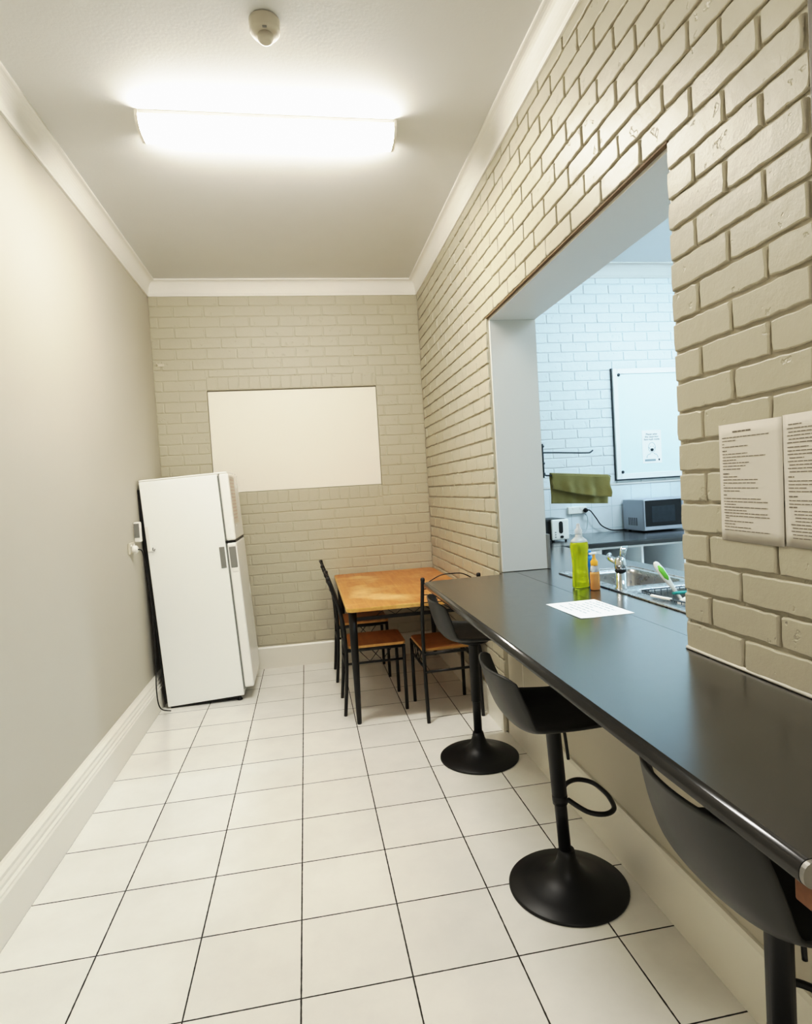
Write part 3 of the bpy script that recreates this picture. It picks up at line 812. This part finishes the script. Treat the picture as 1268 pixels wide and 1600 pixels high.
t = thing('mixer_tap', 'chrome mixer tap standing at the front rim of the sink', 'tap', (1.372, 2.488, .938))
obj('body', mk(lathe, [(.027, 0), (.027, .006), (.0225, .010), (.0225, .078)], seg=28), M['chrome'], t)
obj('collar', mk(lathe, [(.0225, .078), (.0245, .080), (.0245, .088), (.0225, .090)], seg=28), M['blackplastic'], t)
obj('cartridge', mk(lathe, [(.0225, .090), (.026, .096), (.026, .12), (.022, .138), (.012, .146), (.004, .148)], seg=28), M['chrome'], t)
obj('spout', mk(tube, smoothpath([(.0, .0, .112), (-.02, .06, .135), (.02, .13, .140), (.05, .18, .125), (.055, .19, .105)], 5), .0115, 12), M['chrome'], t)
def lever(bm):
    loft(bm, [[(.006+x, .0+y, .135) for x, y in rrect(-.008, .014, -.009, .009, .004, 2)], [(.012+x, .0+y, .165) for x, y in rrect(-.011, .016, -.007, .007, .003, 2)],
              [(.020+x, .0+y, .193) for x, y in rrect(-.014, .018, -.005, .005, .002, 2)]])
obj('lever', mk(lever), M['chrome'], t)

def bottle_rings(spec, dx=0, n=20):
    out = []
    for z, a, b in spec:
        out.append([(a*math.copysign(abs(math.cos(k*2*PI/n))**.75, math.cos(k*2*PI/n)), b*math.copysign(abs(math.sin(k*2*PI/n))**.75, math.sin(k*2*PI/n)), z) for k in range(n)])
    return out
t = thing('dish_soap_bottle', 'tall lime green dishwashing liquid bottle on the bar by the sink', 'bottle', (1.247, 2.63, .9362), (0, 0, .1))
obj('body', mk(lambda bm: loft(bm, bottle_rings([(0, .036, .024), (.004, .040, .027), (.05, .038, .026), (.10, .036, .025), (.15, .039, .027), (.19, .043, .029), (.205, .042, .028), (.212, .040, .027)]))), M['lime'], t, 'lime green filled body')
obj('shoulder', mk(lambda bm: loft(bm, bottle_rings([(.2125, .040, .027), (.222, .036, .025), (.232, .024, .018), (.238, .016, .014), (.25, .014, .014)]))), M['clear'], t, 'clear empty shoulder of the bottle')
obj('cap', mk(lathe, [(.016, .250), (.017, .252), (.017, .272), (.010, .276), (.008, .296), (.004, .300)], seg=20), M['clear'], t)
t = thing('soap_dispenser', 'small amber hand soap pump bottle beside the tall green bottle', 'bottle', (1.273, 2.54, .9362), (0, 0, .2))
obj('body', mk(lambda bm: loft(bm, bottle_rings([(0, .020, .015), (.003, .022, .017), (.04, .0215, .017), (.07, .022, .017), (.082, .0205, .016)]))), M['amber'], t)
obj('shoulder', mk(lambda bm: loft(bm, bottle_rings([(.0825, .020, .016), (.10, .018, .015), (.115, .014, .012), (.122, .012, .012)]))), M['clear'], t)
obj('collar', mk(lathe, [(.015, .110), (.016, .113), (.0165, .130), (.010, .138), (.006, .150), (.006, .162)], seg=20), M['amberlid'], t, 'orange pump collar')
def nozzle(bm):
    bx(bm, -.024, .012, -.007, .007, .161, .170, .003)
obj('pump_head', mk(nozzle), M['whiteplastic'], t)
t = thing('blue_bottle', 'blue plastic bottle half hidden behind the green bottle', 'bottle', (1.325, 2.70, .9362))
obj('body', mk(lambda bm: loft(bm, bottle_rings([(0, .022, .018), (.004, .025, .02), (.09, .025, .02), (.12, .023, .018), (.135, .012, .012)]))), M['blueplastic'], t)
obj('cap', mk(lathe, [(.012, .135), (.013, .137), (.013, .158), (.010, .162)], seg=16), M['blueplastic'], t)

# washing-up things in the second bowl
def basket():
    bm = bmesh.new()
    x0, x1, y0, y1 = 1.42, 1.69, 2.03, 2.40
    for z in (.006, -.07, -.142):
        tube(bm, [(x0, y0, z), (x1, y0, z), (x1, y1, z), (x0, y1, z)], .003, 6, closed=True)
    for k in range(13):
        y = y0+(y1-y0)*k/12
        tube(bm, [(x0, y, .006), (x0+.01, y, -.144), (x1-.01, y, -.144), (x1, y, .006)], .002, 5)
    for k in range(1, 9):
        x = x0+(x1-x0)*k/9
        tube(bm, [(x, y0, .006), (x, y0+.01, -.144), (x, y1-.01, -.144), (x, y1, .006)], .002, 5)
    bmesh.ops.translate(bm, vec=(-1.555, -2.215, 0), verts=bm.verts[:])
    return bm
t = thing('dish_basket', 'steel wire basket sitting in the nearer sink bowl', 'dish rack', (1.555, 2.215, .9365))
obj('wire_frame', basket(), M['rackmetal'], t)
t = thing('dish_brush', 'white dish brush with green grip leaning up out of the sink basket', 'brush', (1.56, 2.33, .902), (math.radians(-24), math.radians(-24), 0))
obj('handle', mk(lambda bm: loft(bm, [[(x*1., y, z) for x, y in rrect(-a, a, -b, b, min(a, b)*.9, 3)] for z, a, b in ((.0, .006, .005), (.05, .008, .006), (.10, .014, .008), (.15, .017, .009), (.18, .013, .007), (.19, .006, .004))])), M['whiteplastic'], t)
obj('grip', mk(lambda bm: loft(bm, [[(x, y-.0035, z) for x, y in rrect(-a, a, -b, b, min(a, b)*.9, 3)] for z, a, b in ((.095, .005, .005), (.11, .011, .0085), (.15, .0125, .009), (.168, .006, .006))])), M['greengrip'], t, 'green rubber grip')
obj('bristles', mk(lathe, [(.026, -.035), (.03, -.015), (.02, .002)], seg=18), M['whiteplastic'], t)
t = thing('peeler', 'teal plastic utensil lying across the sink basket', 'utensil', (1.50, 2.24, .9435), (0, math.radians(4), math.radians(20)))
obj('handle', mk(lambda bm: loft(bm, [[(x, y, z+.008) for y, z in rrect(-a, a, -a*.5, a*.5, a*.45, 3)] for x, a in ((-.05, .008), (-.02, .012), (.03, .012), (.05, .006))])), M['teal'], t)
obj('blade', mk(bx, .05, .09, -.008, .008, .006, .010, .001), M['steel'], t)
t = thing('table_knife', 'white handled knife with dark blade lying on the sink rim', 'knife', (1.392, 2.17, .9425), (0, 0, math.radians(100)))
obj('handle', mk(bx, -.02, .09, -.008, .008, .0, .010, .004), M['whiteplastic'], t)
obj('blade', mk(bx, -.11, -.02, -.007, .007, .003, .0055, .001), M['blackplastic'], t)
t = thing('drinking_glass', 'clear glass upside down in the sink basket', 'glass', (1.60, 2.15, .838))
obj('bowl', mk(lathe, [(.036, .0), (.037, .002), (.033, .10), (.030, .104), (.01, .105)], seg=28), M['clear'], t)

# ------------------------------------------------------------------ swing towel rack with towel
t = thing('towel_rack', 'dark swing arm towel rack on the kitchen side of the hatch wall', 'rack', (XK, 3.35, 1.56))
obj('bracket', mk(lambda bm: (bx(bm, .001, .012, -.012, .012, -.11, .11, .003), tube(bm, [(.03, 0, -.10), (.03, 0, .10)], .005, 10),
                            bx(bm, .01, .034, -.008, .008, .075, .085, .002), bx(bm, .01, .034, -.008, .008, -.085, -.075, .002))), M['rackmetal'], t)
for z in (.085, -.015, -.075):
    obj('knob', mk(lathe, [(.004, z-.008), (.010, z-.004), (.010, z+.004), (.004, z+.008)], c=(.03, 0, 0), seg=14), M['rackmetal'], t)
obj('arm', mk(tube, smoothpath([(.03, 0, .048), (.12, 0, .044), (.30, 0, .034), (.328, 0, .036), (.345, 0, .048)], 5), .0045, 8), M['rackmetal'], t)
obj('arm', mk(tube, smoothpath([(.03, 0, -.025), (.03, .002, -.07), (.045, .002, -.086), (.09, .002, -.090), (.42, .002, -.116), (.44, .002, -.108)], 5), .0045, 8), M['rackmetal'], t)
def towel():
    bm = bmesh.new()
    W = .365
    top = lambda u: -.089-.030*u+.007
    def fold(u): return .009*math.sin(9*u+1)+.006*math.sin(17*u)+.004*math.sin(33*u+2)
    def front(u, v):
        ln = .085+.055*u - .02*max(0, u-.8)*3
        return (.072+u*W+.004*math.sin(9*v+u), -.010-.014*v*(1+math.sin(7*u+2*v))*.5+fold(u)*v-.004, top(u)-v*ln-.004*math.sin(5*u)*v)
    def back(u, v):
        return (.070+u*W+.006*v*math.sin(3*v), .012+fold(u+.3)*.7*v, top(u)-v*(.172-.008*u))
    def cap(u, v):
        a = PI*v; return (.071+u*W, .001-.0115*math.cos(a), top(u)+.006*math.sin(a))
    grid(bm, front, 36, 16); grid(bm, back, 36, 18); grid(bm, cap, 36, 6)
    return bm
o = obj('tea_towel', towel(), M['towel']); o.location = (XK, 3.352, 1.56)
tag(o, 'olive green cotton towel folded over the lower arm of the towel rack', 'towel')
o.modifiers.new('thickness', 'SOLIDIFY').thickness = .004

# ------------------------------------------------------------------ kitchen appliances
t = thing('toaster', 'white toaster with black side on the kitchen back worktop', 'toaster', (2.035, 4.62, .937), (0, 0, .06))
obj('end_panel', mk(bx, -.074, .078, 0, .02, .012, .182, .010, 3), M['whiteplastic'], t)
obj('body', mk(bx, -.090, .080, .02, .27, .012, .185, .022, 3), M['blackplastic'], t, 'black body behind the white end')
obj('lever_slot', mk(lambda bm: prism(bm, rrect(-.012, .022, .066, .165, .0168), -.004, .001, 'xz')), M['blackplastic'], t, 'black oval lever slot')
obj('knob', mk(lambda bm: prism(bm, rrect(-.003, .025, .026, .048, .0105), -.006, .001, 'xz')), M['blackplastic'], t)
for k in range(3):
    obj('button', mk(lambda bm: prism(bm, rrect(-.050, -.038, .034+k*.019, .043+k*.019, .004), -.003, .001, 'xz')), M['greyplastic'], t)
for x in (-.06, .06):
    for y in (.03, .25): obj('foot', mk(lathe, [(.008, -.0015), (.009, .012)], c=(x, y, 0), seg=10), M['blackplastic'], t)

toaster = t
t = thing('microwave_oven', 'silver microwave with dark glass door on the kitchen back worktop', 'microwave', (2.885, 4.79, .937), (0, 0, .03))
obj('casing', mk(bx, 0, .50, .012, .33, .012, .285, .004), M['silver'], t)
d = obj('door', mk(bx, .002, .37, 0, .0115, .016, .282, .003), M['silver'], t)
obj('door_glass', mk(bx, .012, .365, -.002, .001, .050, .276), M['darkglass'], d, 'dark glass door panel')
obj('window', mk(bx, .075, .30, -.003, -.001, .085, .225), M['glassgrey'], d)
obj('control_panel', mk(bx, .373, .50, 0, .0115, .016, .282, .003), M['silver'], t)
def vents():
    bm = bmesh.new()
    for k in range(5): bx(bm, -.0012, .001, .11+k*.030, .122+k*.030, .055, .125)
    return bm
obj('side_vent', vents(), M['darkvent'], t)
for x in (.04, .46):
    for y in (.04, .29): obj('foot', mk(lathe, [(.012, -.0015), (.014, .013)], c=(x, y, 0), seg=12), M['blackplastic'], t)

microwave = t
t = thing('wall_socket', 'white double power socket on the kitchen tiles above the toaster', 'socket', (2.43, YB-.008, 1.152))
obj('plate', mk(bx, -.09, .09, -.028, -.0005, -.030, .034, .004), M['whiteplastic'], t)
for x in (-.05, .02): obj('switch', mk(bx, x, x+.018, -.032, -.028, .010, .026, .001), M['whiteplastic'], t)
c = obj('cord', mk(tube, smoothpath([(.0, -.033, 0), (.03, -.04, -.005), (.09, -.025, -.075), (.15, -.01, -.150), (.24, -.005, -.196), (.33, .0, -.205), (.40, .005, -.205)], 8), .0055, 8), M['cord'])
attach(c, microwave, (2.50, YB-.040, 1.150))
obj('plug', mk(lambda bm: loft(bm, [[(r*math.cos(a*PI/7), y, r*math.sin(a*PI/7)) for a in range(14)] for y, r in ((.003, .018), (-.010, .022), (-.025, .018), (-.034, .010))])), M['blackplastic'], c)
o = obj('cord', mk(tube, smoothpath([(.0, 0, 0), (.012, -.02, -.03), (.005, -.03, -.09), (-.03, -.06, -.15), (-.10, -.08, -.170), (-.19, -.09, -.174)], 8), .005, 8), M['greycord'])
attach(o, toaster, (2.50, YB-.036, 1.118)); o['label'] = 'grey cord'

# white board with poster on the kitchen back wall
t = thing('whiteboard', 'white framed board screwed to the kitchen brick wall', 'whiteboard', (2.835, YB, 1.41))
Wb, Hb = .95, 1.012
obj('panel', mk(bx, .03, Wb-.03, -.030, -.004, .03, Hb-.03), M['wbface'], t)
def frame():
    bm = bmesh.new()
    for a in ((0, .042, 0, Hb), (Wb-.042, Wb, 0, Hb), (.042, Wb-.042, 0, .05), (.042, Wb-.042, Hb-.05, Hb)):
        bx(bm, a[0], a[1], -.038, -.002, a[2], a[3], .002)
    return bm
obj('frame', frame(), M['wbframe'], t)
obj('shadow_edge', mk(bx, -.009, Wb+.009, -.018, -.0006, -.012, Hb+.004), M['rackmetal'], t, 'dark painted shadow edge round the board')  # oversized dark slab stands in for the shadow round the frame
for x in (.058, Wb-.058):
    for z in (.065, Hb-.058):
        obj('corner_screw', mk(lambda bm: loft(bm, [[(x+r*math.cos(a*PI/6), y, z+r*math.sin(a*PI/6)) for a in range(12)] for y, r in ((-.030, .014), (-.038, .014), (-.042, .009))])), M['rackmetal'], t)
t = thing('poster', 'small white face mask poster stuck on the kitchen whiteboard', 'poster', (3.098, YB-.0305, 1.542))
obj('paper', mk(bx, 0, .193, -.0015, 0, 0, .305), M['paperw'], t)
def textmesh(name, body, size, loc, m, parent, align='CENTER'):
    cu = bpy.data.curves.new(name, 'FONT'); cu.body = body; cu.size = size; cu.align_x = align
    to = bpy.data.objects.new('tmp', cu); COL.objects.link(to)
    dg = bpy.context.evaluated_depsgraph_get(); me = bpy.data.meshes.new_from_object(to.evaluated_get(dg))
    bpy.data.objects.remove(to)
    me.materials.clear(); me.materials.append(m)
    me.transform(Matrix.Translation(loc) @ Matrix.Rotation(PI/2, 4, 'X'))
    o = bpy.data.objects.new(name, me); COL.objects.link(o); o.parent = parent
    return o
textmesh('heading', 'Please wear\nthe respirator\nface mask inside', .024, (.098, -.0022, .262), M['ink_dark'], t)
def figure():
    bm = bmesh.new(); q = lambda pts, r=.0018, c=False: tube(bm, [(x, -.002, z) for x, z in pts], r, 5, closed=c)
    q([(.097+.034*math.cos(a*PI/10), .146+.046*math.sin(a*PI/10)) for a in range(20)], .0016, True)
    q([(.085, .093), (.078, .088), (.055, .080), (.045, .068), (.042, .052)]); q([(.112, .093), (.118, .088), (.140, .080), (.150, .068), (.153, .052)])
    q([(.080, .155), (.088, .157)]); q([(.106, .157), (.114, .155)]); q([(.064, .150), (.082, .128)]); q([(.130, .150), (.112, .128)])
    return bm
obj('figure_outline', figure(), M['ink_pale'], t)
obj('mask_mark', mk(lambda bm: loft(bm, [[(.097+r*math.cos(a*PI/8), y, .124+r*.85*math.sin(a*PI/8)) for a in range(16)] for y, r in ((-.001, .017), (-.0032, .016))])), M['ink_dark'], t)
obj('footer_bar', mk(bx, .022, .130, -.0022, -.001, .020, .038), M['ink_pale'], t)
obj('emblem', mk(lambda bm: loft(bm, [[(.165+r*math.cos(a*PI/6), y, .032+r*1.3*math.sin(a*PI/6)) for a in range(12)] for y, r in ((-.001, .008), (-.0024, .007))])), M['ink_dark'], t)

# ------------------------------------------------------------------ lights, world, camera
def area(name, loc, rot, sx, sy, power, col):
    l = bpy.data.lights.new(name, 'AREA'); l.shape = 'RECTANGLE'; l.size = sx; l.size_y = sy; l.energy = power; l.color = col
    o = bpy.data.objects.new(name, l); COL.objects.link(o); o.location = loc; o.rotation_euler = rot; return o
area('kitchen_lamp_near', (2.75, .6, KZ-.06), (0, 0, 0), 1.2, .4, 30, (.68, .87, 1.0))
area('near_lamp', (-.05, -.9, ZC-.05), (0, 0, 0), 1.2, .3, 25, (1., .97, .92))

w = bpy.data.worlds.new('World'); scn.world = w; w.use_nodes = True
w.node_tree.nodes['Background'].inputs[0].default_value = (.9, .95, 1, 1); w.node_tree.nodes['Background'].inputs[1].default_value = .3

cam = bpy.data.cameras.new('Camera'); co = bpy.data.objects.new('Camera', cam); COL.objects.link(co)
F = 937.
yaw, pit, rol = math.radians(9.43), math.radians(-2.29), math.radians(-3.46)
fwd = Vector((math.sin(yaw)*math.cos(pit), math.cos(yaw)*math.cos(pit), math.sin(pit)))
r0 = Vector((math.cos(yaw), -math.sin(yaw), 0)); u0 = r0.cross(fwd)
rt = math.cos(rol)*r0+math.sin(rol)*u0; up = -math.sin(rol)*r0+math.cos(rol)*u0
co.matrix_world = Matrix(((rt.x, up.x, -fwd.x, 0), (rt.y, up.y, -fwd.y, 0), (rt.z, up.z, -fwd.z, 1.45), (0, 0, 0, 1)))
cam.sensor_fit = 'HORIZONTAL'; cam.sensor_width = 36; cam.lens = 36*F/1268; cam.clip_start = .02
scn.camera = co
scn.view_settings.view_transform = 'Standard'
scn.view_settings.look = 'None'
scn.view_settings.exposure = 0
scn.view_settings.use_curve_mapping = True
cm = scn.view_settings.curve_mapping
cm.clip_max_x = 3.; cm.clip_max_y = 1.2; cm.use_clip = True; cm.extend = 'HORIZONTAL'
c = cm.curves[3]
K = 1.32
pts = [(0, 0), (.03, .026), (.1, .118), (.28, .39), (.5, .62), (.75, .82), (1., .92), (1.7, 1.0), (3.9, 1.02)]
while len(c.points) > 2: c.points.remove(c.points[1])
c.points[0].location = (0, 0); c.points[1].location = (pts[-1][0]/K, pts[-1][1])
for x, y in pts[1:-1]: c.points.new(x/K, y)
cm.update()
scn.cycles.use_denoising = True
scn.cycles.max_bounces = 10
scn.cycles.diffuse_bounces = 6
scn.cycles.sample_clamp_indirect = 8
